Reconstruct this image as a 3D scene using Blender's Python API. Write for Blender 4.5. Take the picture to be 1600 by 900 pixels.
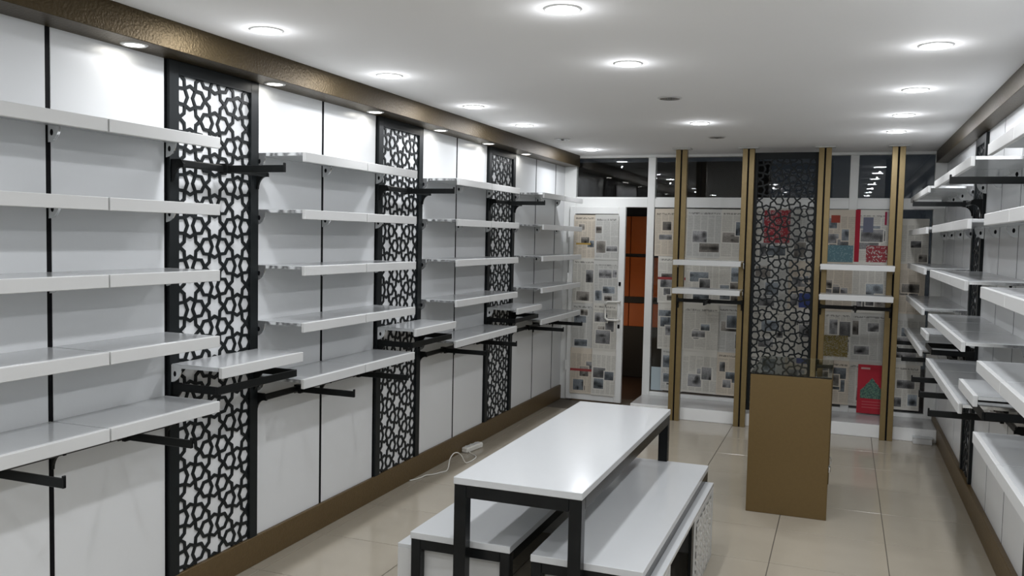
import bpy, bmesh, math, random
from mathutils import Vector, Matrix

for o in list(bpy.data.objects):
    bpy.data.objects.remove(o)
scene = bpy.context.scene
COL = scene.collection

# ------------------------------------------------------------------ camera
F_PX, YAW, PITCH, ROLL = 1360.53, 0.3635, 0.0595, 0.0216
CAM = Vector((2.7235, 0.0, 1.68))
fw = Vector((-math.sin(YAW) * math.cos(PITCH), math.cos(YAW) * math.cos(PITCH), -math.sin(PITCH)))
r0 = fw.cross(Vector((0, 0, 1))).normalized()
u0 = r0.cross(fw)
rt = math.cos(ROLL) * r0 + math.sin(ROLL) * u0
up = -math.sin(ROLL) * r0 + math.cos(ROLL) * u0
cd = bpy.data.cameras.new('camera')
cd.sensor_fit = 'HORIZONTAL'
cd.sensor_width = 36.0
cd.lens = F_PX / 1600.0 * 36.0
cd.clip_start = 0.05
cam = bpy.data.objects.new('camera', cd)
COL.objects.link(cam)
m = Matrix.Identity(4)
for i in range(3):
    m[i][0], m[i][1], m[i][2], m[i][3] = rt[i], up[i], -fw[i], CAM[i]
cam.matrix_world = m
scene.camera = cam

# ------------------------------------------------------------------ world, exposure
world = bpy.data.worlds.new('night')
scene.world = world
world.use_nodes = True
world.node_tree.nodes['Background'].inputs[0].default_value = (0.010, 0.012, 0.015, 1)
world.node_tree.nodes['Background'].inputs[1].default_value = 1.0
vs = scene.view_settings
vs.view_transform = 'Standard'
vs.look = 'None'
vs.gamma = 1.0
vs.use_curve_mapping = False
vs.exposure = 0.16
scene.cycles.use_denoising = True

CEIL_W = 5.6          # watts of each ceiling downlight
GLOW_W = 0.8          # light leaving the edge of each lens sideways
SOFFIT_W = 0.22
LAMP_COL = (0.97, 0.985, 1.03)

# room
XR, YB, YR, ZC, ZT, ZB = 3.545, 8.62, -2.4, 2.515, 2.40, 0.147

# ------------------------------------------------------------------ materials
MATS = {}
def mat(name, col, rough=0.5, metal=0.0, spec=0.5, var=0.0, scale=8.0, bump=0.0, bscale=60.0, emit=None, estr=0.0, coat=0.0, trans=0.0, ior=1.45):
    if name in MATS:
        return MATS[name]
    mt = bpy.data.materials.new(name)
    mt.use_nodes = True
    nt = mt.node_tree
    b = nt.nodes['Principled BSDF']
    b.inputs['Base Color'].default_value = (*col, 1)
    b.inputs['Roughness'].default_value = rough
    b.inputs['Metallic'].default_value = metal
    b.inputs['Specular IOR Level'].default_value = spec
    b.inputs['Coat Weight'].default_value = coat
    b.inputs['Coat Roughness'].default_value = 0.05
    b.inputs['Transmission Weight'].default_value = trans
    b.inputs['IOR'].default_value = ior
    tc = nt.nodes.new('ShaderNodeTexCoord')
    if var > 0:
        n = nt.nodes.new('ShaderNodeTexNoise')
        n.inputs['Scale'].default_value = scale
        n.inputs['Detail'].default_value = 4
        nt.links.new(tc.outputs['Object'], n.inputs['Vector'])
        mx = nt.nodes.new('ShaderNodeMixRGB')
        mx.inputs[1].default_value = (*[c * (1 - var) for c in col], 1)
        mx.inputs[2].default_value = (*[min(1, c * (1 + var)) for c in col], 1)
        nt.links.new(n.outputs['Fac'], mx.inputs[0])
        nt.links.new(mx.outputs[0], b.inputs['Base Color'])
    if bump > 0:
        n2 = nt.nodes.new('ShaderNodeTexNoise')
        n2.inputs['Scale'].default_value = bscale
        n2.inputs['Detail'].default_value = 3
        nt.links.new(tc.outputs['Object'], n2.inputs['Vector'])
        bp = nt.nodes.new('ShaderNodeBump')
        bp.inputs['Strength'].default_value = bump
        bp.inputs['Distance'].default_value = 0.004
        nt.links.new(n2.outputs['Fac'], bp.inputs['Height'])
        nt.links.new(bp.outputs[0], b.inputs['Normal'])
    if emit:
        b.inputs['Emission Color'].default_value = (*emit, 1)
        b.inputs['Emission Strength'].default_value = estr
    MATS[name] = mt
    return mt

M_PANEL = mat('glossy white wall board', (0.70, 0.715, 0.72), 0.27, spec=0.45, var=0.015, scale=3)
M_SHELF = mat('white laminate', (0.54, 0.555, 0.56), 0.16, spec=0.5, var=0.01, scale=6)
M_LIP = mat('matt white edge', (0.56, 0.565, 0.555), 0.4, spec=0.3)
M_SLOT = mat('dark slot channel', (0.006, 0.006, 0.007), 0.6, spec=0.1)
M_BLACKMDF = mat('black painted board', (0.011, 0.0135, 0.0145), 0.42, spec=0.22, var=0.1)
M_BLACK = mat('black steel', (0.008, 0.009, 0.009), 0.36, spec=0.22, var=0.15, scale=20)
M_BLACKGLOSS = mat('glossy black steel', (0.009, 0.010, 0.0105), 0.24, spec=0.22, var=0.5, scale=9)
M_CHROME = mat('chrome', (0.80, 0.81, 0.82), 0.07, metal=1.0)
M_NICKEL = mat('bright nickel', (0.84, 0.85, 0.85), 0.10, metal=0.85)
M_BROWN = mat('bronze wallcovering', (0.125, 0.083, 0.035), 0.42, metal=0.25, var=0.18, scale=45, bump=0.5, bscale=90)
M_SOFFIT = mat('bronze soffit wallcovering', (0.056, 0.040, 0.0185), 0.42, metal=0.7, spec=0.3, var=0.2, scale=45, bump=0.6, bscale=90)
M_GOLD = mat('bronze sheet', (0.15, 0.10, 0.038), 0.36, metal=0.30, var=0.10, scale=60, bump=0.12, bscale=160)
M_POST = mat('gold lacquered board', (0.225, 0.165, 0.072), 0.30, metal=0.4, var=0.12, scale=25, bump=0.1, bscale=80)
M_CEIL = mat('ceiling paint', (0.82, 0.82, 0.815), 0.9, spec=0.1, var=0.02, scale=1.5)
M_FRAME = mat('white aluminium', (0.80, 0.81, 0.79), 0.4, spec=0.4, var=0.02)
M_GLASS = mat('clear glass', (0.93, 0.96, 0.95), 0.0, trans=1.0, ior=1.35)
M_TOPGLASS = mat('counter glass', (0.66, 0.76, 0.72), 0.02, trans=1.0, ior=1.52)
M_DARKGLASS = mat('dark window glass', (0.012, 0.014, 0.016), 0.04, spec=0.55, trans=0.0)
M_TILE = mat('beige polished tile', (0.365, 0.33, 0.265), 0.13, spec=0.5, var=0.06, scale=5)
M_GROUT = mat('dark grout', (0.11, 0.095, 0.075), 0.8)
M_SILL = mat('grey white marble', (0.50, 0.50, 0.49), 0.2, var=0.06, scale=9)
M_PLASTIC = mat('white plastic', (0.72, 0.71, 0.66), 0.4)
M_OFFLENS = mat('dead lamp reflector', (0.22, 0.22, 0.21), 0.25, metal=0.6)
M_RIM = mat('white painted rim', (0.55, 0.55, 0.54), 0.4)
M_LENS = mat('lit lamp lens', (0.9, 0.9, 0.9), 0.4, emit=LAMP_COL, estr=14.0)
M_LENS2 = mat('lit spot lens', (0.9, 0.9, 0.9), 0.4, emit=(1.0, 0.96, 0.88), estr=6.0)
M_ORANGE = mat('orange board', (0.55, 0.12, 0.01), 0.5, var=0.2, scale=3)
M_DARKBROWN = mat('dark brown paving', (0.06, 0.035, 0.022), 0.7, var=0.2)
M_DARK = mat('dark board', (0.02, 0.02, 0.02), 0.6)

def paper_mat():
    mt = bpy.data.materials.new('printed newsprint')
    mt.use_nodes = True
    nt = mt.node_tree
    b = nt.nodes['Principled BSDF']
    a = nt.nodes.new('ShaderNodeVertexColor')
    a.layer_name = 'print'
    nt.links.new(a.outputs['Color'], b.inputs['Base Color'])
    b.inputs['Roughness'].default_value = 0.85
    b.inputs['Specular IOR Level'].default_value = 0.1
    return mt
M_PAPER = paper_mat()

# ------------------------------------------------------------------ helpers
class MB:
    """collects shapes into one mesh"""
    def __init__(self):
        self.v, self.f = [], []
    def add(self, vs, fs):
        n = len(self.v)
        self.v += [tuple(p) for p in vs]
        self.f += [tuple(i + n for i in q) for q in fs]
        return self
    def box(self, x0, x1, y0, y1, z0, z1):
        vs = [(x, y, z) for x in (x0, x1) for y in (y0, y1) for z in (z0, z1)]
        return self.add(vs, [(0, 1, 3, 2), (4, 6, 7, 5), (0, 4, 5, 1), (2, 3, 7, 6), (0, 2, 6, 4), (1, 5, 7, 3)])
    def cbox(self, x0, x1, y0, y1, z0, z1, c=0.002):
        """box with chamfered edges"""
        lo, hi = (x0, y0, z0), (x1, y1, z1)
        c = min(c, 0.3 * min(hi[i] - lo[i] for i in range(3)))
        idx, vs = {}, []
        for sx in (0, 1):
            for sy in (0, 1):
                for sz in (0, 1):
                    s = (sx, sy, sz)
                    for ax in range(3):
                        p = []
                        for k in range(3):
                            e = hi[k] if s[k] else lo[k]
                            if k != ax:
                                e += -c if s[k] else c
                            p.append(e)
                        idx[(s, ax)] = len(vs)
                        vs.append(p)
        fs = []
        for ax in range(3):
            a, b = [k for k in range(3) if k != ax]
            for sd in (0, 1):
                q = []
                for (i, j) in ((0, 0), (1, 0), (1, 1), (0, 1)):
                    s = [0, 0, 0]
                    s[ax], s[a], s[b] = sd, i, j
                    q.append(idx[(tuple(s), ax)])
                if (sd == 0) != (ax == 1):
                    q.reverse()
                fs.append(tuple(q))
            for i in (0, 1):           # edge along ax
                for j in (0, 1):
                    s0, s1 = [0, 0, 0], [0, 0, 0]
                    s0[a] = s1[a] = i
                    s0[b] = s1[b] = j
                    s1[ax] = 1
                    fs.append((idx[(tuple(s0), a)], idx[(tuple(s1), a)], idx[(tuple(s1), b)], idx[(tuple(s0), b)]))
        for s in {k[0] for k in idx}:
            fs.append((idx[(s, 0)], idx[(s, 1)], idx[(s, 2)]))
        return self.add(vs, fs)
    def prism(self, pts, axis, a, b):
        """polygon pts (2D) extruded along axis from a to b"""
        def P(p, t):
            if axis == 'x': return (t, p[0], p[1])
            if axis == 'y': return (p[0], t, p[1])
            return (p[0], p[1], t)
        n = len(pts)
        vs = [P(p, a) for p in pts] + [P(p, b) for p in pts]
        fs = [tuple(range(n)), tuple(reversed(range(n, 2 * n)))]
        fs += [(i, (i + 1) % n, n + (i + 1) % n, n + i) for i in range(n)]
        return self.add(vs, fs)
    def lathe(self, prof, n=24, cx=0, cy=0):
        """profile [(r,z)] spun about the z axis"""
        vs, fs = [], []
        for (r, z) in prof:
            for k in range(n):
                t = 2 * math.pi * k / n
                vs.append((cx + r * math.cos(t), cy + r * math.sin(t), z))
        for i in range(len(prof) - 1):
            for k in range(n):
                k2 = (k + 1) % n
                fs.append((i * n + k, i * n + k2, (i + 1) * n + k2, (i + 1) * n + k))
        return self.add(vs, fs)
    def tube(self, pts, r, n=8):
        pts = [Vector(p) for p in pts]
        vs, fs = [], []
        for i, p in enumerate(pts):
            d = (pts[min(i + 1, len(pts) - 1)] - pts[max(i - 1, 0)]).normalized()
            a = d.cross(Vector((0, 0, 1)))
            if a.length < 1e-3:
                a = d.cross(Vector((1, 0, 0)))
            a.normalize()
            b = a.cross(d)
            for k in range(n):
                t = 2 * math.pi * k / n
                vs.append(p + a * r * math.cos(t) + b * r * math.sin(t))
        for i in range(len(pts) - 1):
            for k in range(n):
                k2 = (k + 1) % n
                fs.append((i * n + k, i * n + k2, (i + 1) * n + k2, (i + 1) * n + k))
        fs.append(tuple(reversed(range(n))))
        fs.append(tuple(range((len(pts) - 1) * n, len(pts) * n)))
        return self.add(vs, fs)
    def mesh(self, name, material, smooth=False):
        me = bpy.data.meshes.new(name)
        me.from_pydata(self.v, [], self.f)
        bm = bmesh.new()
        bm.from_mesh(me)
        bmesh.ops.recalc_face_normals(bm, faces=bm.faces)
        bm.to_mesh(me)
        bm.free()
        if smooth:
            for p in me.polygons:
                p.use_smooth = True
        me.materials.append(material)
        return me
    def build(self, name, material, parent=None, smooth=False):
        return put(name, self.mesh(name, material, smooth), parent)

def put(name, me, parent=None, loc=None, rz=0.0):
    o = bpy.data.objects.new(name, me)
    COL.objects.link(o)
    if parent:
        o.parent = parent
    if loc:
        o.location = loc
    if rz:
        o.rotation_euler = (0, 0, rz)
    return o

def empty(name, loc=(0, 0, 0), rz=0.0):
    o = bpy.data.objects.new(name, None)
    COL.objects.link(o)
    o.location = loc
    o.rotation_euler = (0, 0, rz)
    o.empty_display_size = 0.05
    return o

def tag(o, label=None, cat=None, group=None, kind=None):
    if label: o['label'] = label
    if cat: o['category'] = cat
    if group: o['group'] = group
    if kind: o['kind'] = kind
    return o

RIGHT, BACK = math.pi, -math.pi / 2     # facing: wall on the right, wall at the end

# ------------------------------------------------------------------ the room
floor = tag(MB().box(-0.3, XR + 0.3, YR, 8.9, -0.06, -0.004).build('floor', M_GROUT), kind='structure')
PT = 0.585
TX = [0.08 + PT * k for k in range(-1, 7)]
TY = [3.52 + 0.575 * k for k in range(-5, 9)]
g = 0.0022
for i in range(len(TX) - 1):
    for j in range(len(TY) - 1):
        x0, x1 = max(TX[i], 0.0), min(TX[i + 1], XR)
        y0, y1 = TY[j], min(TY[j + 1], 8.62)
        MB().cbox(x0 + g, x1 - g, y0 + g, y1 - g, -0.006, 0.0, 0.001).build('tile', M_TILE, floor)
t = MB().box(0, XR, YR, TY[0] - g, -0.006, 0.0).build('rear_tiles', M_TILE, floor)

ceiling = tag(MB().box(-0.2, XR + 0.2, YR, YB + 0.1, ZC, ZC + 0.1).build('ceiling', M_CEIL), kind='structure')

# left wall: white boards with dark slotted channels between them
Y0, W, S = 2.3811, 0.5896, 0.6056
AL = Y0 + W; AR = AL + S; S2 = AR + W; BL = S2 + W; BR = BL + S; S3 = BR + W; CL = S3 + W; CR = CL + S; S4 = CR + W
S5 = S4 + W
wl = tag(MB().box(-0.15, -0.014, YR, YB + 0.1, 0, ZC).build('wall_left', M_SLOT), kind='structure')
LY = [Y0 - 8 * W, Y0 - 6 * W, Y0 - 4 * W, Y0 - 3 * W, Y0 - 2 * W, Y0 - W, Y0, AL, AR, S2, BL, BR, S3, CL, CR, S4, S5, YB + 0.02]
def boards(parent, ys, xa, xb, xs):
    sl = 0.011
    for a, b in zip(ys[:-1], ys[1:]):
        MB().cbox(min(xa, xb), max(xa, xb), a + sl, b - sl, 0.0, ZT + 0.02, 0.0015).build('panel', M_PANEL, parent)
def channels(parent, ys, xa, xb):
    for y in ys:
        MB().box(min(xa, xb), max(xa, xb), y - 0.0105, y + 0.0105, 0.0, ZT + 0.02).build('slot_channel', M_SLOT, parent)
channels(wl, LY[1:-1], -0.013, -0.0015)
boards(wl, LY, -0.014, 0.0, 0)
tag(MB().cbox(0.0, 0.02, YR, YB - 0.02, 0.0, ZB, 0.003).build('baseboard_left', M_BROWN), kind='structure')
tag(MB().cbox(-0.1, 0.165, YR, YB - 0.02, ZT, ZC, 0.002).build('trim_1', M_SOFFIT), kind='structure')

# right wall
wr = tag(MB().box(XR + 0.014, XR + 0.15, YR, YB + 0.1, 0, ZC).build('wall_right', M_SLOT), kind='structure')
RW = 0.58
FL, FR = 3.98, 4.48
GL, GR = 6.22, 6.68
R1 = [FR, 5.06, 5.64, GL]
R2 = [GR, 7.25, 7.815, 8.38]
RY = [YR, FL - 5 * RW, FL - 4 * RW, FL - 3 * RW, FL - 2 * RW, FL - RW, FL, FR, 5.06, 5.64, GL, GR, 7.25, 7.815, 8.38, YB + 0.02]
channels(wr, RY[1:-1], XR + 0.0015, XR + 0.013)
boards(wr, RY, XR, XR + 0.014, 0)
tag(MB().cbox(XR - 0.03, XR, YR, YB - 0.02, 0.0, ZB, 0.003).build('baseboard_right', M_BROWN), kind='structure')
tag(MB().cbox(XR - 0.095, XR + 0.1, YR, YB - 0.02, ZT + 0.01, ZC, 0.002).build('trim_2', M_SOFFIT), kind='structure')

tag(MB().box(-0.2, XR + 0.2, YR - 0.1, YR, 0, ZC).build('wall_rear', mat('rear wall paint', (0.62, 0.62, 0.60), 0.7, var=0.03)), kind='structure')

# ------------------------------------------------------------------ shop front at the far end
Z1, Z2, Z3 = 2.49, 2.085, 1.995        # top of transom glass, bottom of transom glass, underside of transom bar
XM = [0.0, 0.905, 1.84, 2.78, XR]      # mullion centres
def frame(parent, x0, x1, y0, y1, z0, z1, name='frame_member'):
    return MB().cbox(x0, x1, y0, y1, z0, z1, 0.003).build(name, M_FRAME, parent)
wb = tag(MB().cbox(-0.15, XR + 0.15, YB - 0.005, YB + 0.075, Z1, ZC, 0.002).build('wall_end', M_FRAME), kind='structure')
mul = []
half = 0.037
for i, x in enumerate(XM):
    x0, x1 = x - half, x + half
    if i == 0: x0, x1 = 0.0, 0.125
    if i == 4: x0, x1 = XR - 0.095, XR
    zlo = 0.0 if i < 2 else 0.10
    frame(wb, x0, x1, YB, YB + 0.07, zlo, Z1, 'mullion')
    mul.append((x0, x1))
for i in range(4):
    frame(wb, mul[i][1], mul[i + 1][0], YB + 0.004, YB + 0.066, Z3, Z2, 'transom_bar')
for i in range(4):
    wn = tag(empty('window_%d' % (i + 1), ((mul[i][1] + mul[i + 1][0]) / 2, YB + 0.035, Z2)), kind='structure')
    x0, x1 = mul[i][1] - wn.location.x, mul[i + 1][0] - wn.location.x
    p = MB().box(x0, x1, -0.003, 0.003, 0, Z1 - Z2).build('pane', M_GLASS, wn)
    MB().box(x0, x1, -0.012, -0.004, 0, 0.012).build('glazing_bead', M_FRAME, wn)
for i in range(1, 4):
    wn = tag(empty('window_%d' % (i + 4), ((mul[i][1] + mul[i + 1][0]) / 2, YB + 0.035, 0.10)), kind='structure')
    x0, x1 = mul[i][1] - wn.location.x, mul[i + 1][0] - wn.location.x
    MB().box(x0, x1, -0.003, 0.003, 0.05, Z3 - 0.10).build('pane', M_GLASS, wn)
    MB().cbox(x0, x1, -0.03, 0.03, 0.0, 0.05, 0.003).build('bottom_rail', M_FRAME, wn)
# raised display sill with a white riser
ps = tag(MB().cbox(0.87, XR - 0.03, 8.118, YB, 0.0, 0.110, 0.002).build('trim_3', mat('white gloss riser', (0.82, 0.83, 0.82), 0.25)), kind='structure')
MB().cbox(0.875, XR - 0.03, 8.128, YB, 0.110, 0.1135, 0.001).build('sill_slab', M_SILL, ps)

MB().box(0.955, 1.075, YB + 0.022, YB + 0.024, 0.165, 0.40).build('frosted_film', mat('pale blue film', (0.42, 0.50, 0.53), 0.5), wb)

# door leaf, glazed and papered, a little ajar
DX0, DX1 = 0.075, 0.665
door = tag(empty('door_1', (DX0, YB - 0.012, 0.012), math.radians(-1.8)), kind='structure')
dw, dh = DX1 - DX0, 1.985
MB().cbox(0, 0.06, -0.02, 0.02, 0, dh, 0.004).build('stile', M_FRAME, door)
MB().cbox(dw - 0.075, dw, -0.02, 0.02, 0, dh, 0.004).build('stile', M_FRAME, door)
MB().cbox(0.06, dw - 0.075, -0.02, 0.02, dh - 0.075, dh, 0.004).build('rail', M_FRAME, door)
MB().cbox(0.06, dw - 0.075, -0.02, 0.02, 0, 0.07, 0.004).build('rail', M_FRAME, door)
MB().box(0.06, dw - 0.075, -0.003, 0.003, 0.07, dh - 0.075).build('pane', M_GLASS, door)
h = MB().tube([(dw - 0.035, -0.02, 1.03), (dw - 0.035, -0.062, 1.03), (dw - 0.06, -0.075, 1.03), (dw - 0.145, -0.075, 1.03),
               (dw - 0.168, -0.075, 1.01), (dw - 0.172, -0.075, 0.94), (dw - 0.168, -0.075, 0.865), (dw - 0.145, -0.075, 0.845),
               (dw - 0.06, -0.075, 0.845), (dw - 0.035, -0.062, 0.845), (dw - 0.035, -0.02, 0.845)], 0.011, 8).build('pull_handle', M_PLASTIC, door, True)
for zz in (0.78, 1.21):
    MB().cbox(dw - 0.052, dw - 0.03, -0.027, -0.019, zz - 0.02, zz + 0.02, 0.002).build('lock_cylinder', M_SLOT, door)
for zz in (0.35, 1.25, 1.72):
    MB().lathe([(0.001, -0.05), (0.011, -0.05), (0.011, 0.05), (0.001, 0.05)], 10, -0.005, -0.022).build('hinge', M_FRAME, door).location.z = zz

# what lies outside: dark paving and an orange boarded front
tag(MB().box(-2.5, 6.0, 8.9, 13.0, -0.06, -0.01).build('ground_outside', M_DARKBROWN), kind='structure')
ow = tag(empty('orange_boarded_front', (0.3, 10.4, 0)), 'orange boarded front with dark rails seen through the door gap', 'shopfront')
MB().box(-1.6, 1.6, 0.0, 0.08, 0.0, 2.6).build('backing', M_DARK, ow)
for k in range(8):
    for (za, zb) in ((0.62, 0.90), (0.98, 1.46), (1.50, 1.95)):
        MB().cbox(-1.6 + 0.4 * k + 0.004, -1.2 + 0.4 * k - 0.004, -0.02, 0.0, za, zb, 0.003).build('board', M_ORANGE, ow)
ld = bpy.data.lights.new('outside_fill_light', 'POINT')  # added fill with no visible fixture, brightens the orange boards from low down
ld.energy = 5.0
ld.color = (1.0, 0.75, 0.5)
ld.shadow_soft_size = 0.08
lo = bpy.data.objects.new('outside_fill_light', ld)
lo.location = (0.0, 9.45, 0.7)
COL.objects.link(lo)

# ------------------------------------------------------------------ black lattice screens
def lattice_mesh(wd, ht, a, margin, cols_centre, rows_off, depth, tbar):
    """six-pointed star strapwork clipped to the opening; local x = depth, y = across, z = up"""
    R, r, w = a * 0.360, a * 0.228, a * 0.085
    dx = a * math.sqrt(3) / 2
    cells = []
    U, V = wd - 2 * margin, ht - 2 * margin
    ni, nj = int(U / dx / 2) + 3, int(V / a) + 3
    def star(i, j):
        return Vector((cols_centre + i * dx, rows_off + j * a + (a / 2 if i % 2 else 0)))
    def pol(c, rad, deg):
        return c + Vector((rad * math.cos(math.radians(deg)), rad * math.sin(math.radians(deg))))
    for i in range(-ni, ni + 1):
        for j in range(-nj, nj):
            c = star(i, j)
            cells.append([pol(c, R if k % 2 == 0 else r, 30 * k) for k in range(12)])
            for d in (0, 60):                       # the two triangle centres of this star
                tc = pol(c, a / math.sqrt(3), d)
                cells.append([pol(tc, a / math.sqrt(3) - R, d + 180 + 60 * k) if k % 2 == 0 else
                              pol(tc, a / (2 * math.sqrt(3)) - w, d + 180 + 60 * k) for k in range(6)])
            for d in (30, 90, 150):                 # hourglass on each edge
                mid = pol(c, a / 2, d)
                c2 = pol(c, a, d)
                cells.append([pol(c, r, d), pol(c, R, d - 30), pol(mid, w, d - 90), pol(c2, R, d + 180 + 30), pol(c2, r, d + 180),
                              pol(c2, R, d + 180 - 30), pol(mid, w, d + 90), pol(c, R, d + 30)])
    lo, hi = margin - 0.012, margin - 0.012
    mb = MB()
    for poly in cells:
        if all(p.x < lo or p.x > wd - lo or p.y < 0 or p.y > ht - lo for p in poly):
            continue
        area = sum(poly[k].x * poly[(k + 1) % len(poly)].y - poly[(k + 1) % len(poly)].x * poly[k].y for k in range(len(poly)))
        if area < 0:
            poly = poly[::-1]
        n = len(poly)
        ins = []
        for k in range(n):
            p0, p1, p2 = poly[k - 1], poly[k], poly[(k + 1) % n]
            d1, d2 = (p1 - p0).normalized(), (p2 - p1).normalized()
            n1, n2 = Vector((-d1.y, d1.x)), Vector((-d2.y, d2.x))
            bis = (n1 + n2)
            ins.append(p1 + bis * (tbar / 2) / max(0.35, 1 + n1.dot(n2)))
        vs = [(depth, p.x, p.y) for p in poly] + [(depth, p.x, p.y) for p in ins] + [(0, p.x, p.y) for p in ins] + [(0, p.x, p.y) for p in poly]
        fs = []
        for k in range(n):
            k2 = (k + 1) % n
            fs.append((k, k2, n + k2, n + k))
            fs.append((n + k, n + k2, 2 * n + k2, 2 * n + k))
            fs.append((2 * n + k, 2 * n + k2, 3 * n + k2, 3 * n + k))
        mb.add(vs, fs)
    me = bpy.data.meshes.new('lattice')
    me.from_pydata(mb.v, [], mb.f)
    bm = bmesh.new()
    bm.from_mesh(me)
    for co, no in (((0, lo, 0), (0, -1, 0)), ((0, wd - lo, 0), (0, 1, 0)), ((0, 0, 0.001), (0, 0, -1)), ((0, 0, ht - lo), (0, 0, 1))):
        bmesh.ops.bisect_plane(bm, geom=bm.verts[:] + bm.edges[:] + bm.faces[:], plane_co=co, plane_no=no, clear_outer=True)
    bmesh.ops.remove_doubles(bm, verts=bm.verts, dist=1e-5)
    bmesh.ops.recalc_face_normals(bm, faces=bm.faces)
    bm.to_mesh(me)
    bm.free()
    me.materials.append(M_BLACKMDF)
    return me

SCREENS = {}
def lattice_screen(loc, rz, wd, z0, z1, label, a=0.187, margin=0.058, group='black lattice screens'):
    ht = z1 - z0
    key = (round(wd, 3), round(ht, 3), a)
    if key not in SCREENS:
        lm = lattice_mesh(wd, ht, a, margin, wd / 2, ht - margin - 0.085, 0.007, 0.0140)
        sm = MB().cbox(0, 0.018, 0, margin, 0, ht, 0.0015).mesh('frame_stile', M_BLACKMDF)
        rm = MB().cbox(0, 0.018, margin, wd - margin, 0, margin, 0.0015).mesh('frame_rail', M_BLACKMDF)
        SCREENS[key] = (lm, sm, rm)
    lm, sm, rm = SCREENS[key]
    e = tag(empty('lattice_screen', (loc[0], loc[1], z0), rz), label, 'screen', group)
    put('lattice', lm, e)
    put('frame_stile', sm, e)
    put('frame_stile', sm, e, (0, wd - margin, 0))
    put('frame_rail', rm, e, (0, 0, ht - margin))
    return e

for (a_, b_, lb) in ((AL, AR, 'tall black star-lattice screen on the left wall, nearest and largest in view'),
                     (BL, BR, 'tall black star-lattice screen on the left wall, middle one of three'),
                     (CL, CR, 'tall black star-lattice screen on the left wall, the farthest, by the door')):
    lattice_screen((0.0005, a_), 0, b_ - a_, ZB, ZT, lb)
lattice_screen((XR - 0.0005, FR - 0.08), RIGHT, FR - FL - 0.08, ZB, ZT, 'black star-lattice screen on the right wall, mostly hidden behind the nearest shelves')
lattice_screen((XR - 0.0005, GR), RIGHT, GR - GL, ZB, ZT, 'narrow black star-lattice screen on the right wall, seen edge-on')
lattice_screen((1.915, 8.112), BACK, 0.60, 0.15, 2.47, 'black star-lattice screen standing between the two middle gold posts')

# ------------------------------------------------------------------ shelves
SH = {}
def shelf_meshes(L, depth):
    key = (round(L, 3), round(depth, 3))
    if key not in SH:
        bo = MB().cbox(0.001, depth - 0.018, 0.006, L - 0.006, -0.016, 0.0, 0.001).mesh('board', M_SHELF)
        li = MB().cbox(depth - 0.018, depth, 0.0035, L - 0.0035, -0.046, 0.0, 0.0015).mesh('front_lip', M_LIP)
        q = [(0.002, -0.0165), (0.002, -0.078)] + [(0.002 + 0.055 * math.sin(t), -0.0165 - 0.0615 * math.cos(t)) for t in [math.pi / 2 * k / 8 for k in range(1, 9)]]
        br = MB()
        br.prism(q, 'y', 0.0005, 0.0055)
        br.box(0.002, depth - 0.019, 0.0005, 0.0055, -0.0164, -0.002)
        hole = [(0.022 + 0.007 * math.cos(t), -0.042 + 0.012 * math.sin(t)) for t in [2 * math.pi * k / 12 for k in range(12)]]
        br = br.mesh('bracket', M_NICKEL)
        ho = MB().prism(hole, 'y', -0.0003, 0.0063).mesh('bracket_hole', M_SLOT)
        SH[key] = (bo, li, br, ho)
    return SH[key]

def wall_shelf(loc, rz, L, depth, label, group):
    bo, li, br, ho = shelf_meshes(L, depth)
    e = tag(empty('wall_shelf', loc, rz), label, 'shelf', group)
    put('board', bo, e)
    put('front_lip', li, e)
    for y in (0, L - 0.006):
        b = put('bracket', br, e, (0, y, 0))
        b['label'] = 'chrome quarter-round bracket'
        put('bracket_hole', ho, b)
    return e

LV = ['top level', 'second level', 'middle level', 'fourth level', 'bottom level']
ZL = [2.062, 1.786, 1.512, 1.235, 0.958]
ZRr = [2.09, 1.805, 1.52, 1.237, 0.948]
DL, DR = 0.287, 0.30
lbays = [('before the nearest lattice', Y0 - W, Y0, AL), ('between nearest and middle lattices', AR, S2, BL),
         ('between middle and farthest lattices', BR, S3, CL), ('beyond the farthest lattice', CR, S4, S5)]
for bn, a_, b_, c_ in lbays:
    for k, z in enumerate(ZL):
        for (p0, p1, hn) in ((a_, b_, 'near half'), (b_, c_, 'far half')):
            wall_shelf((0.0, p0, z), 0, p1 - p0, DL, 'white shelf, %s, left wall %s, %s' % (LV[k], bn, hn), 'white shelves on the left wall')
def right_bay(bn, ys, names):
    for k, z in enumerate(ZRr):
        for (p0, p1, hn) in zip(ys[:-1], ys[1:], names):
            zz = z
            if p1 <= FL + 0.01:
                zz = [2.09, 1.81, 1.516, 1.215, 0.922][k]
            wall_shelf((XR, p1, zz), RIGHT, p1 - p0, DR, 'white shelf, %s, right wall %s, %s' % (LV[k], bn, hn), 'white shelves on the right wall')
right_bay('nearest bay', [FL - 2 * RW, FL - RW, FL], ['near end', 'far end'])
right_bay('middle bay', R1, ['near third', 'central third', 'far third'])
right_bay('farthest bay', R2, ['near third', 'central third', 'far third'])

for (a_, b_, lb) in ((AL, AR, 'nearest lattice'), (BL, BR, 'middle lattice'), (CL, CR, 'farthest lattice')):
    wall_shelf((0.019, a_ + 0.004, 1.096), 0, b_ - a_ - 0.008, 0.27, 'single white shelf across the %s of the left wall' % lb, 'shelves on the lattice screens')
wall_shelf((XR - 0.019, FR - 0.003, 1.068), RIGHT, FR - FL - 0.006, 0.285, 'single white shelf across the nearer lattice of the right wall', 'shelves on the lattice screens')
wall_shelf((XR - 0.019, GR - 0.003, 1.106), RIGHT, GR - GL - 0.006, 0.285, 'single white shelf across the farther lattice of the right wall', 'shelves on the lattice screens')

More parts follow.
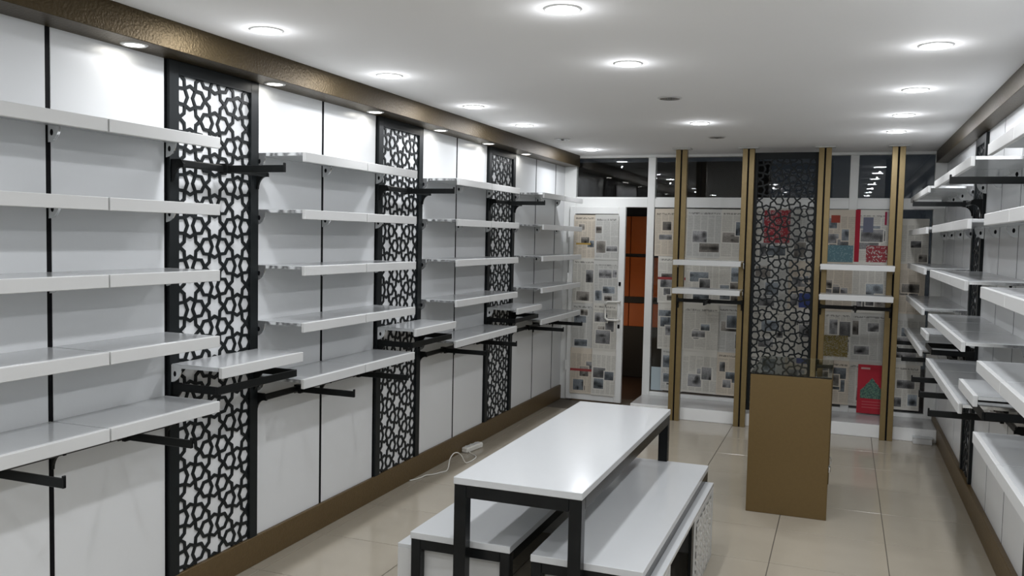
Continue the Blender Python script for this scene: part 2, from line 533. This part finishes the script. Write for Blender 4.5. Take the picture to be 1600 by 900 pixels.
# ------------------------------------------------------------------ hanging rails, arms and U-bars
RM = {}
def rail(loc, rz, L, stops, label, group, off=0.055):
    """bar along the wall held by curved brackets; local x out of the wall, y along it; z = bar centre"""
    e = tag(empty('hanging_rail', loc, rz), label, 'rail', group)
    MB().cbox(off - 0.008, off + 0.008, 0.004, L - 0.004, -0.016, 0.016, 0.005).build('bar', M_BLACK, e)
    q = [(0.0, 0.02), (0.0, -0.075)] + [(0.008 + (off - 0.008) * (1 - math.cos(t)), -0.075 + 0.06 * math.sin(t)) for t in [math.pi / 2 * k / 6 for k in range(0, 7)]] + [(off + 0.012, -0.016), (off + 0.012, 0.0), (off - 0.004, 0.02)]
    key = off
    if key not in RM:
        RM[key] = MB().prism(q, 'y', -0.006, 0.006).mesh('rail_bracket', M_BLACK)
    for s in stops:
        put('rail_bracket', RM[key], e, (0, s, 0))
    return e
def arm(loc, rz, label, group, ln=0.345):
    """straight hanging arm hooked over a rail; origin on the rail centre"""
    key = ('arm', ln)
    if key not in RM:
        RM[key] = (MB().cbox(0.0, ln, -0.006, 0.006, -0.018, 0.014, 0.002).mesh('arm_bar', M_BLACK),
                   MB().cbox(ln - 0.008, ln, -0.007, 0.007, -0.018, 0.024, 0.002).mesh('end_stop', M_BLACK),
                   MB().prism([(-0.014, -0.024), (-0.014, 0.022), (0.026, 0.022), (0.026, -0.022), (0.0095, -0.022), (0.0095, 0.0175), (-0.0095, 0.0175), (-0.0095, -0.024)], 'y', -0.016, 0.016).mesh('rail_hook', M_BLACK))
    a, s, hk = RM[key]
    e = tag(empty('faceout_hanger', loc, rz), label, 'hanger', group)
    put('arm_bar', a, e, (0.026, 0, 0)).scale = ((ln - 0.026) / ln, 1, 1)
    put('end_stop', s, e)
    put('rail_hook', hk, e)
    return e
def ubar(loc, rz, L, depth, label, group):
    e = tag(empty('u_shaped_rail', loc, rz), label, 'rail', group)
    MB().cbox(0.0, depth - 0.012, 0, 0.012, -0.017, 0.017, 0.002).build('side_arm', M_BLACK, e)
    MB().cbox(0.0, depth - 0.012, L - 0.012, L, -0.017, 0.017, 0.002).build('side_arm', M_BLACK, e)
    MB().cbox(depth - 0.012, depth, 0, L, -0.017, 0.017, 0.002).build('front_bar', M_BLACK, e)
    for y in (0.006, L - 0.006):
        MB().prism([(0, 0.02), (0, -0.10), (0.010, -0.10), (0.018, -0.06), (0.05, -0.017), (0.05, 0.02)], 'y', y - 0.005, y + 0.005).build('wall_bracket', M_BLACK, e)
    return e

ARMG = 'black hanging arms'
for (bn, a_, b_, c_) in lbays:
    rail((0.0005, a_, 0.852), 0, c_ - a_, (0.006, b_ - a_, c_ - a_ - 0.006), 'black rail under the bottom shelf, left wall %s' % bn, 'black hanging rails')
    for p0, p1, hn in ((a_, b_, 'nearer'), (b_, c_, 'farther')):
        arm((0.0555, p0 + (p1 - p0) * 0.49, 0.852), 0, '%s black arm on the low rail, left wall %s' % (hn, bn), ARMG)
for (a_, b_, lb) in ((AL, AR, 'nearest lattice'), (BL, BR, 'middle lattice'), (CL, CR, 'farthest lattice')):
    rail((0.0185, a_ + 0.004, 1.958), 0, b_ - a_ - 0.008, (0.01, b_ - a_ - 0.018), 'high black rail across the %s of the left wall' % lb, 'black hanging rails')
    arm((0.0735, (a_ + b_) / 2 - 0.02, 1.958), 0, 'black arm on the high rail of the left %s' % lb, ARMG, 0.33)
    ubar((0.0185, a_ + 0.01, 0.995), 0, b_ - a_ - 0.035, 0.248, 'black U-shaped rail under the shelf of the left %s' % lb, 'black U-shaped rails')
for bn, ys, names in (('middle bay', R1, ['near', 'central', 'far']), ('farthest bay', R2, ['near', 'central', 'far'])):
    L = ys[-1] - ys[0]
    rail((XR - 0.0005, ys[-1], 0.845), RIGHT, L, [0.006] + [ys[-1] - q for q in reversed(ys[1:-1])] + [L - 0.006], 'black rail under the bottom shelf, right wall %s' % bn, 'black hanging rails')
    for p0, p1, hn in zip(ys[:-1], ys[1:], names):
        arm((XR - 0.0555, (p0 + p1) / 2, 0.845), RIGHT, '%s black arm on the low rail, right wall %s' % (hn, bn), ARMG)
for (a_, b_, lb, zz) in ((FL, FR, 'nearer lattice', 1.968), (GL, GR, 'farther lattice', 1.958)):
    rail((XR - 0.0185, b_ - 0.003, zz), RIGHT, b_ - a_ - 0.006, (0.01, b_ - a_ - 0.016), 'high black rail across the %s of the right wall' % lb, 'black hanging rails')
    arm((XR - 0.0735, (a_ + b_) / 2 + 0.05, zz), RIGHT, 'black arm on the high rail of the right %s' % lb, ARMG, 0.33)
    ubar((XR - 0.0185, b_ - 0.01, 0.985), RIGHT, b_ - a_ - 0.02, 0.25, 'black U-shaped rail under the shelf of the right %s' % lb, 'black U-shaped rails')

# ------------------------------------------------------------------ gold posts with shelves in front of the shop window
PX = [1.298, 1.893, 2.535, 3.118]
pl = ['first from the door', 'left of the lattice', 'right of the lattice', 'nearest the right wall']
for x, lb in zip(PX, pl):
    e = tag(empty('gold_post', (x, 8.06, 0)), 'slim gold floor-to-ceiling post, %s' % lb, 'post', 'gold posts at the shop window')
    hw = 0.052
    MB().cbox(-hw, -0.007, -0.03, 0.03, 0, ZC - 0.014, 0.002).build('gold_strip', M_POST, e)
    MB().cbox(0.007, hw, -0.03, 0.03, 0, ZC - 0.014, 0.002).build('gold_strip', M_POST, e)
    MB().box(-0.007, 0.007, -0.022, 0.022, 0, ZC - 0.014).build('slot_channel', M_SLOT, e)
    MB().cbox(-0.085, 0.085, -0.05, 0.05, ZC - 0.013, ZC - 0.0005, 0.003).build('ceiling_cap', M_LIP, e)
for (x0, x1, lb) in ((PX[0], PX[1], 'left'), (PX[2], PX[3], 'right')):
    for z, lv in ((1.502, 'upper'), (1.248, 'lower')):
        wall_shelf((x0 + 0.001, 8.029, z), BACK, x1 - x0 - 0.002, 0.285, '%s white shelf between the %s pair of gold posts' % (lv, lb), 'shelves between the gold posts')
    rail((x0 + 0.001, 8.0295, 1.13), BACK, x1 - x0 - 0.002, (0.012, x1 - x0 - 0.014), 'black rail below the shelves between the %s pair of gold posts' % lb, 'black hanging rails')
    arm(((x0 + x1) / 2, 7.9745, 1.13), BACK, 'black arm pointing at us between the %s pair of gold posts' % lb, ARMG, 0.30)

# ------------------------------------------------------------------ newspapers taped over the glass
def sheet_print(nw, nh, rng, style):
    base = rng.choice([(0.60, 0.585, 0.53), (0.65, 0.635, 0.58), (0.55, 0.55, 0.52), (0.60, 0.54, 0.45)])
    img = [[base for _ in range(nw)] for _ in range(nh)]
    def rect(x0, y0, x1, y1, fn):
        for y in range(max(0, y0), min(nh, y1)):
            for x in range(max(0, x0), min(nw, x1)):
                img[y][x] = fn(x, y)
    def shade(s):
        return tuple(c * s for c in base)
    # masthead or headline
    if rng.random() < 0.7:
        y = nh - 3 - rng.randint(0, 3)
        rect(2, y - 2, nw - 2, y, lambda x, y_: shade(0.45 if rng.random() < 0.55 else 0.85))
    # columns of text
    ncol = rng.choice([3, 4, 5])
    cw = nw / ncol
    for c in range(ncol):
        x0, x1 = int(c * cw) + 1, int((c + 1) * cw)
        for y in range(2, nh - 7):
            s = 0.84 if y % 2 else 0.93
            if rng.random() < 0.04: s = 1.0
            rect(x0, y, x1, y + 1, lambda x, y_, s=s: shade(s * rng.uniform(0.88, 1.0)))
    # pictures
    for _ in range(rng.randint(2, 5)):
        pw, ph = rng.randint(6, max(7, int(nw * 0.62))), rng.randint(6, max(7, int(nh * 0.30)))
        x0, y0 = rng.randint(1, max(1, nw - pw - 1)), rng.randint(2, max(2, nh - ph - 8))
        tone = rng.uniform(0.12, 0.30)
        tint = rng.choice([(1, 1, 1), (1, 1, 1), (1.05, 0.98, 0.88), (0.9, 1.0, 1.08)])
        blobs = [(rng.uniform(0, pw), rng.uniform(0, ph * 0.7), rng.uniform(1.5, 0.35 * pw + 1.6), rng.uniform(1.5, 0.4 * ph + 1.6), rng.uniform(0.3, 1.0)) for _b in range(4)]
        sky = rng.choice([0.10, 0.22, 0.30])
        def pic(x, y, x0=x0, y0=y0, ph=ph, tone=tone, tint=tint, blobs=blobs, sky=sky):
            v = (y - y0) / ph
            s_ = tone + sky * max(0.0, v - 0.45)
            for (bx, by, rx, ry, k_) in blobs:
                d = ((x - x0 - bx) / rx) ** 2 + ((y - y0 - by) / ry) ** 2
                if d < 1: s_ *= 1 - 0.75 * k_ * (1 - d)
            s_ *= rng.uniform(0.85, 1.15)
            return tuple(max(0.02, s_ * t_) for t_ in tint)
        rect(x0 - 1, y0 - 1, x0 + pw + 1, y0 + ph + 1, lambda x, y_: shade(1.0))
        rect(x0, y0, x0 + pw, y0 + ph, pic)
    if style == 'red':
        rect(0, 0, 5, nh, lambda x, y: (0.40, 0.03, 0.05))
        rect(nw // 3, 0, nw, nh // 3, lambda x, y: (0.30, 0.06, 0.07) if rng.random() < 0.8 else (0.5, 0.45, 0.42))
        rect(nw - 9, nh - 16, nw, nh - 2, lambda x, y: (0.5, 0.48, 0.46) if 1 < (x - nw + 9) < 7 else (0.33, 0.03, 0.07))
        rect(8, nh - 24, 18, nh - 8, lambda x, y: (0.16, 0.17, 0.22))
    if style == 'blue':
        rect(0, 0, nw - 1, nh // 3, lambda x, y: (0.12, 0.21, 0.24) if rng.random() < 0.8 else (0.2, 0.3, 0.32))
        rect(5, nh - 14, 14, nh - 6, lambda x, y: (0.33, 0.07, 0.05))
    if style == 'redblock':
        rect(nw // 4, nh // 3, nw, nh - 2, lambda x, y: (0.33, 0.05, 0.06) if rng.random() < 0.75 else (0.42, 0.3, 0.29))
    if style == 'navy':
        rect(nw // 3, 2, nw - 1, nh // 3, lambda x, y: (0.05, 0.07, 0.20))
    if style == 'ochre':
        rect(2, 4, nw - 3, nh // 2, lambda x, y: (0.22, 0.17, 0.06) if rng.random() < 0.6 else (0.3, 0.27, 0.18))
    if style == 'redline':
        rect(0, nh // 2, nw, nh // 2 + 3, lambda x, y: (0.30, 0.06, 0.06))
    if style == 'yellowline':
        rect(3, nh // 3, nw - 6, nh // 3 + 2, lambda x, y: (0.45, 0.30, 0.08))
    if style == 'poster':
        cx, cy = nw * 0.5, nh * 0.46
        def pst(x, y):
            if abs(x - cx) / (nw * 0.40) + max(0, (y - cy)) / (nh * 0.26) < 1 and y > nh * 0.30:
                return rng.choice([(0.10, 0.20, 0.15), (0.14, 0.23, 0.17), (0.07, 0.12, 0.11)])
            if y > nh * 0.90 and 2 < x < nw * 0.4 and y < nh * 0.93: return (0.55, 0.35, 0.33)
            if nh * 0.10 < y < nh * 0.25 and y % 3 == 0 and 4 < x < nw - 4: return (0.48, 0.10, 0.11)
            return (0.42, 0.035, 0.05)
        rect(0, 0, nw, nh, pst)
    return img

def paper(name, x0, x1, z0, z1, y, seed, label, cat, group, style='', parent_rot=None):
    rng = random.Random(seed)
    wd, ht = x1 - x0, z1 - z0
    cs = 0.0085
    nw, nh = max(8, int(wd / cs)), max(8, int(ht / cs))
    img = sheet_print(nw, nh, rng, style)
    a, b, c = rng.uniform(0, 6), rng.uniform(0, 6), rng.uniform(0.0008, 0.0022)
    vs, fs = [], []
    for j in range(nh + 1):
        for i in range(nw + 1):
            u, v = i / nw, j / nh
            wv = -c * (1 + math.sin(u * 7 + a) * math.sin(v * 5 + b))
            vs.append((wd * u, wv, ht * v))
    for j in range(nh):
        for i in range(nw):
            k = j * (nw + 1) + i
            fs.append((k, k + 1, k + nw + 2, k + nw + 1))
    me = bpy.data.meshes.new(name)
    me.from_pydata(vs, [], fs)
    ca = me.color_attributes.new('print', 'FLOAT_COLOR', 'CORNER')
    buf = []
    for j in range(nh):
        for i in range(nw):
            buf += list((*img[j][i], 1.0)) * 4
    ca.data.foreach_set('color', buf)
    me.materials.append(M_PAPER)
    o = put(name, me, None, (x0, y, z0))
    o.rotation_euler = (0, math.radians(rng.uniform(-0.7, 0.7)), 0)
    return tag(o, label, cat, group)

NG = 'newspaper pages taped over the shop front'
rows = ['top row', 'second row', 'third row', 'bottom row']
ordn = ['first', 'second', 'third', 'fourth', 'fifth', 'sixth', 'seventh', 'eighth']
cols = [0.955, 1.275, 1.60, 1.92, 2.235, 2.55, 2.805, 3.125, 3.44]
zr = [1.99, 1.515, 1.055, 0.60, 0.185]
special = {(0, 6): 'red', (0, 5): 'blue', (0, 3): 'redblock', (1, 4): 'navy', (2, 5): 'ochre', (1, 0): 'redline', (1, 3): ''}
sd = 11
for j in range(4):
    for i in range(8):
        sd += 1
        rng = random.Random(sd * 7)
        x0, x1 = cols[i] + rng.uniform(-0.008, 0.006), cols[i + 1] + rng.uniform(0.0, 0.010)
        za, zb = zr[j + 1] - rng.uniform(0.0, 0.012), zr[j] + rng.uniform(-0.008, 0.004)
        if i == 0 and j in (1, 2): x0 += 0.03 + 0.015 * j
        if i == 0 and j == 3: x0 += 0.10
        if i == 7: x1 -= 0.02 + 0.02 * (j % 2)
        if i == 7 and j == 0: za, zb = za, zb - 0.08
        paper('newspaper_sheet', x0, x1, za, zb, YB - 0.012 - 0.0035 * ((i + 2 * j) % 3), sd,
              'newspaper page on the shop window, %s, %s from the door' % (rows[j], ordn[i]), 'newspaper', NG, special.get((j, i), ''))
dcol = [0.128, 0.358, 0.598]
dz = [1.915, 1.47, 1.02, 0.55, 0.085]
for j in range(4):
    for i in range(2):
        sd += 1
        rng = random.Random(sd * 5)
        st = {(0, 0): 'yellowline', (3, 0): 'redline'}.get((j, i), '')
        paper('newspaper_sheet', dcol[i] + rng.uniform(-0.004, 0.0), dcol[i + 1] + rng.uniform(0, 0.006), dz[j + 1] - 0.008, dz[j] + rng.uniform(-0.006, 0.004),
              YB - 0.043 - 0.0035 * ((i + j) % 2) - 0.016 * i, sd, 'newspaper page on the door, %s, %s half' % (rows[j], ('hinge', 'handle')[i]), 'newspaper', NG, st)
paper('red_poster', 2.885, 3.125, 0.125, 0.575, YB - 0.05, 900, 'red printed poster with a green picture low on the shop window', 'poster', None, 'poster')

# ------------------------------------------------------------------ nested tables in the middle
def display_table(x0, x1, y0, y1, h, tb, label, top=0.028):
    e = tag(empty('display_table', ((x0 + x1) / 2, (y0 + y1) / 2, 0)), label, 'table', 'white-topped tables with black frames')
    a, b = (x1 - x0) / 2, (y1 - y0) / 2
    MB().cbox(-a, a, -b, b, h - top, h, 0.002).build('tabletop', M_SHELF, e)
    zf = h - top
    a2, b2 = a - 0.002, b - 0.004
    for sx in (-1, 1):
        for sy in (-1, 1):
            xa, xb = sorted((sx * a2, sx * (a2 - tb)))
            ya, yb = sorted((sy * b2, sy * (b2 - tb)))
            MB().cbox(xa, xb, ya, yb, 0.0, zf, 0.0025).build('leg', M_BLACKGLOSS, e)
    for sx in (-1, 1):
        xa, xb = sorted((sx * a2, sx * (a2 - tb)))
        MB().cbox(xa, xb, -b2 + tb, b2 - tb, zf - tb, zf, 0.0025).build('side_rail', M_BLACKGLOSS, e)
    for sy in (-1, 1):
        ya, yb = sorted((sy * b2, sy * (b2 - tb)))
        MB().cbox(-a2 + tb, a2 - tb, ya, yb, zf - tb, zf, 0.0025).build('end_rail', M_BLACKGLOSS, e)
    return e
display_table(1.352, 1.868, 3.015, 4.74, 0.75, 0.05, 'tall white display table with a black frame, in the centre of the shop')
display_table(1.118, 1.553, 3.115, 4.69, 0.47, 0.042, 'low white-topped black-framed table under the left side of the tall table')
display_table(1.652, 2.088, 3.075, 4.705, 0.47, 0.042, 'low white-topped black-framed table under the right side of the tall table')

def plinth(x0, x1, y0, y1, h, label, outer):
    e = tag(empty('white_plinth', ((x0 + x1) / 2, (y0 + y1) / 2, 0)), label, 'plinth', 'white plinths under the low tables')
    a, b = (x1 - x0) / 2, (y1 - y0) / 2
    MB().cbox(-a, a, -b, b, h - 0.018, h, 0.0015).build('top_board', M_SHELF, e)
    for sy in (-1, 1):
        ya, yb = sorted((sy * b, sy * (b - 0.018)))
        MB().cbox(-a, a, ya, yb, 0, h - 0.018, 0.0015).build('end_board', M_LIP, e)
    # a patterned side board at the far end and a plain one at the near end of the outer side
    xo = sorted((outer * a, outer * (a - 0.018)))
    MB().cbox(xo[0], xo[1], b - 0.62, b - 0.019, 0, h - 0.018, 0.0015).build('side_board', M_LIP, e)
    rngp = a * outer
    key = 'plinth_pattern'
    if key not in SCREENS:
        lm = lattice_mesh(0.50, 0.34, 0.12, 0.02, 0.25, 0.06, 0.003, 0.016)
        lm.materials[0] = mat('grey white overlay', (0.58, 0.57, 0.54), 0.5)
        SCREENS[key] = lm
    o = put('lattice_overlay', SCREENS[key], e, (rngp, b - 0.57 if outer > 0 else b - 0.07, 0.015), 0 if outer > 0 else RIGHT)
    MB().cbox(xo[0], xo[1], -b + 0.019, -b + 0.30, 0, h - 0.018, 0.0015).build('side_board', M_LIP, e)
    MB().cbox(xo[0] + 0.002, xo[1] - 0.002, b - 0.68, b - 0.621, 0, h - 0.018, 0.0015).build('post', M_BLACK, e)
    return e
plinth(1.035, 1.50, 3.165, 4.64, 0.395, 'white plinth box under the left low table', -1)
plinth(1.695, 2.125, 3.13, 4.65, 0.395, 'white plinth box under the right low table', 1)

# ------------------------------------------------------------------ bronze and glass counter
kx0, kx1, ky0, ky1, kz = 2.212, 2.686, 5.53, 6.40, 0.862
e = tag(empty('glass_counter', ((kx0 + kx1) / 2, (ky0 + ky1) / 2, 0)), 'bronze display counter with a glass top, free-standing on the tiles', 'counter')
a, b = (kx1 - kx0) / 2, (ky1 - ky0) / 2
MB().cbox(-a, a, -b, -b + 0.018, 0, kz, 0.002).build('end_panel', M_GOLD, e)
MB().cbox(-a, a, b - 0.018, b, 0, kz, 0.002).build('end_panel', M_GOLD, e)
MB().cbox(-a + 0.01, a - 0.02, -b + 0.019, b - 0.019, 0.0, 0.09, 0.002).build('base', M_GOLD, e)
MB().cbox(-a, a, -b, b, kz + 0.0005, kz + 0.0085, 0.001).build('glass_top', M_TOPGLASS, e)
MB().box(-a + 0.02, a - 0.02, -b + 0.02, b - 0.02, 0.46, 0.466).build('glass_shelf', M_GLASS, e)
MB().box(-a + 0.003, -a + 0.009, -b + 0.02, b - 0.02, 0.095, kz - 0.002).build('glass_side', M_GLASS, e)
p = MB().box(a - 0.012, a - 0.006, -b + 0.02, b - 0.02, 0.095, kz - 0.002).build('glass_side', M_GLASS, e)
MB().cbox(a - 0.0055, a + 0.012, -0.05, -0.02, 0.20, 0.235, 0.003).build('lock', M_CHROME, p)
MB().tube([(a, -0.035, 0.235), (a + 0.012, -0.035, 0.26), (a + 0.012, -0.035, 0.29), (a + 0.004, -0.035, 0.30)], 0.003, 6).build('key_loop', M_CHROME, p)

# ------------------------------------------------------------------ extension lead by the left baseboard
e = tag(empty('power_strip', (0.062, 6.20, 0), math.radians(-8)), 'white power strip lying on the floor against the left baseboard', 'power strip')
MB().cbox(-0.028, 0.028, -0.12, 0.12, 0.0, 0.042, 0.008).build('body', M_PLASTIC, e)
for k in range(3):
    s = MB().lathe([(0.0005, 0.0425), (0.019, 0.0425), (0.021, 0.045), (0.023, 0.0425)], 16, 0, -0.07 + 0.07 * k).build('socket', M_LIP, e)
pts = [(0.025, 5.215, 0.006), (0.05, 5.27, 0.006), (0.06, 5.33, 0.005), (0.075, 5.36, 0.012), (0.10, 5.42, 0.006), (0.125, 5.49, 0.005), (0.145, 5.545, 0.005), (0.15, 5.57, 0.03),
       (0.145, 5.60, 0.075), (0.15, 5.65, 0.105), (0.165, 5.69, 0.105), (0.175, 5.735, 0.075), (0.185, 5.765, 0.03), (0.19, 5.80, 0.007), (0.195, 5.90, 0.005), (0.18, 6.0, 0.005), (0.13, 6.05, 0.008), (0.082, 6.075, 0.018)]
sm = []
for i in range(len(pts) - 1):
    p0, p1, p2, p3 = [Vector(pts[max(0, min(len(pts) - 1, i + k))]) for k in (-1, 0, 1, 2)]
    for s in range(4):
        tt = s / 4
        sm.append(0.5 * ((2 * p1) + (p2 - p0) * tt + (2 * p0 - 5 * p1 + 4 * p2 - p3) * tt ** 2 + (3 * p1 - p0 - 3 * p2 + p3) * tt ** 3))
sm.append(Vector(pts[-1]))
for q in sm: q.z = max(q.z, 0.0042)
inv = (Matrix.Translation((0.062, 6.20, 0)) @ Matrix.Rotation(math.radians(-8), 4, 'Z')).inverted()
c_ = MB().tube([inv @ q for q in sm], 0.004, 8).build('cord', M_PLASTIC, e, True)
c_['label'] = 'thin white cord looping over the floor'

# small white block left by the sill
e = tag(empty('white_block', (3.405, 8.05, 0)), 'small white block on the floor at the right end of the sill', 'block')
MB().cbox(-0.075, 0.075, -0.035, 0.05, 0, 0.05, 0.004).build('body', M_LIP, e)
MB().cbox(-0.077, 0.077, -0.037, 0.052, 0.05, 0.056, 0.001).build('lid', M_SHELF, e)

# ------------------------------------------------------------------ ceiling downlights and soffit spots
ring = MB().lathe([(0.060, -0.0055), (0.063, -0.0065), (0.068, -0.005), (0.073, -0.0005)], 28).mesh('trim_ring', M_RIM, True)
lens = MB().add([(0.0605 * math.cos(2 * math.pi * k / 28), 0.0605 * math.sin(2 * math.pi * k / 28), -0.0068) for k in range(28)], [tuple(range(28))]).mesh('lens', M_LENS)
bowl = MB().lathe([(0.061, -0.0055), (0.040, -0.001), (0.012, -0.0005), (0.012, -0.012), (0.001, -0.014)], 24).mesh('reflector', M_OFFLENS, True)
ring2 = MB().lathe([(0.034, 0.004), (0.038, -0.004), (0.046, -0.005), (0.052, -0.001), (0.052, 0.0)], 24).mesh('trim_ring', M_RIM, True)
lens2 = MB().add([(0.037 * math.cos(2 * math.pi * k / 24), 0.037 * math.sin(2 * math.pi * k / 24), -0.003) for k in range(24)], [tuple(range(24))]).mesh('lens', M_LENS2)
lt = bpy.data.lights.new('downlight', 'AREA')
lt.shape = 'DISK'; lt.size = 0.118; lt.energy = CEIL_W; lt.color = LAMP_COL; lt.spread = math.pi
lt2 = bpy.data.lights.new('soffit_spot', 'AREA')
lt2.shape = 'DISK'; lt2.size = 0.07; lt2.energy = SOFFIT_W; lt2.color = (1.0, 0.96, 0.88)
lg = bpy.data.lights.new('lens_glow', 'POINT')
lg.energy = GLOW_W; lg.color = LAMP_COL; lg.shadow_soft_size = 0.012
def downlight(x, y, z, on, label, group, small=False):
    e = tag(empty('soffit_spotlight' if small else 'ceiling_downlight', (x, y, z)), label, 'light', group)
    put('trim_ring', ring2 if small else ring, e)
    if on:
        put('lens', lens2 if small else lens, e)
        l = bpy.data.objects.new('lamp_light', lt2 if small else lt)
        COL.objects.link(l)
        l.parent = e
        l.location = (0, 0, -0.009)
        if not small:
            l = bpy.data.objects.new('lens_glow', lg)
            COL.objects.link(l)
            l.parent = e
            l.location = (0, 0, -0.06)
    else:
        put('reflector', bowl, e)
    return e
CR_ = ['row by the left wall', 'centre row', 'row by the right wall']
LX = [0.437, 1.722, 3.045]
LYs = [[3.07, 4.12, 5.24, 6.20, 7.14, 8.03], [3.09, 4.125, 5.19, 6.33, 7.22], [3.03, 4.075, 5.20, 6.19, 7.085]]
OFF = {(0, 4), (1, 2), (1, 4)}
od = ['first', 'second', 'third', 'fourth', 'fifth', 'sixth']
for i in range(3):
    for k, y in enumerate(LYs[i]):
        on = (i, k) not in OFF
        downlight(LX[i], y, ZC, on, '%s round ceiling downlight, %s, %s from the front' % ('lit' if on else 'unlit', CR_[i], od[k]), 'ceiling downlights')
    for bk, y in (('nearest', 2.05), ('second', 1.0), ('third', -0.1), ('last', -1.2)):
        on = (i, bk) != (0, 'nearest')
        downlight(LX[i], y, ZC, on, '%s round ceiling downlight out of view, %s, %s behind' % ('lit' if on else 'unlit', CR_[i], bk), 'ceiling downlights behind the viewpoint')
for k, y in enumerate([2.71, 3.615, 4.595, 5.49, 6.36, 7.22]):
    downlight(0.082, y, ZT, True, 'small spotlight in the bronze soffit over the left shelves, %s from the front' % od[k], 'soffit spotlights', True)
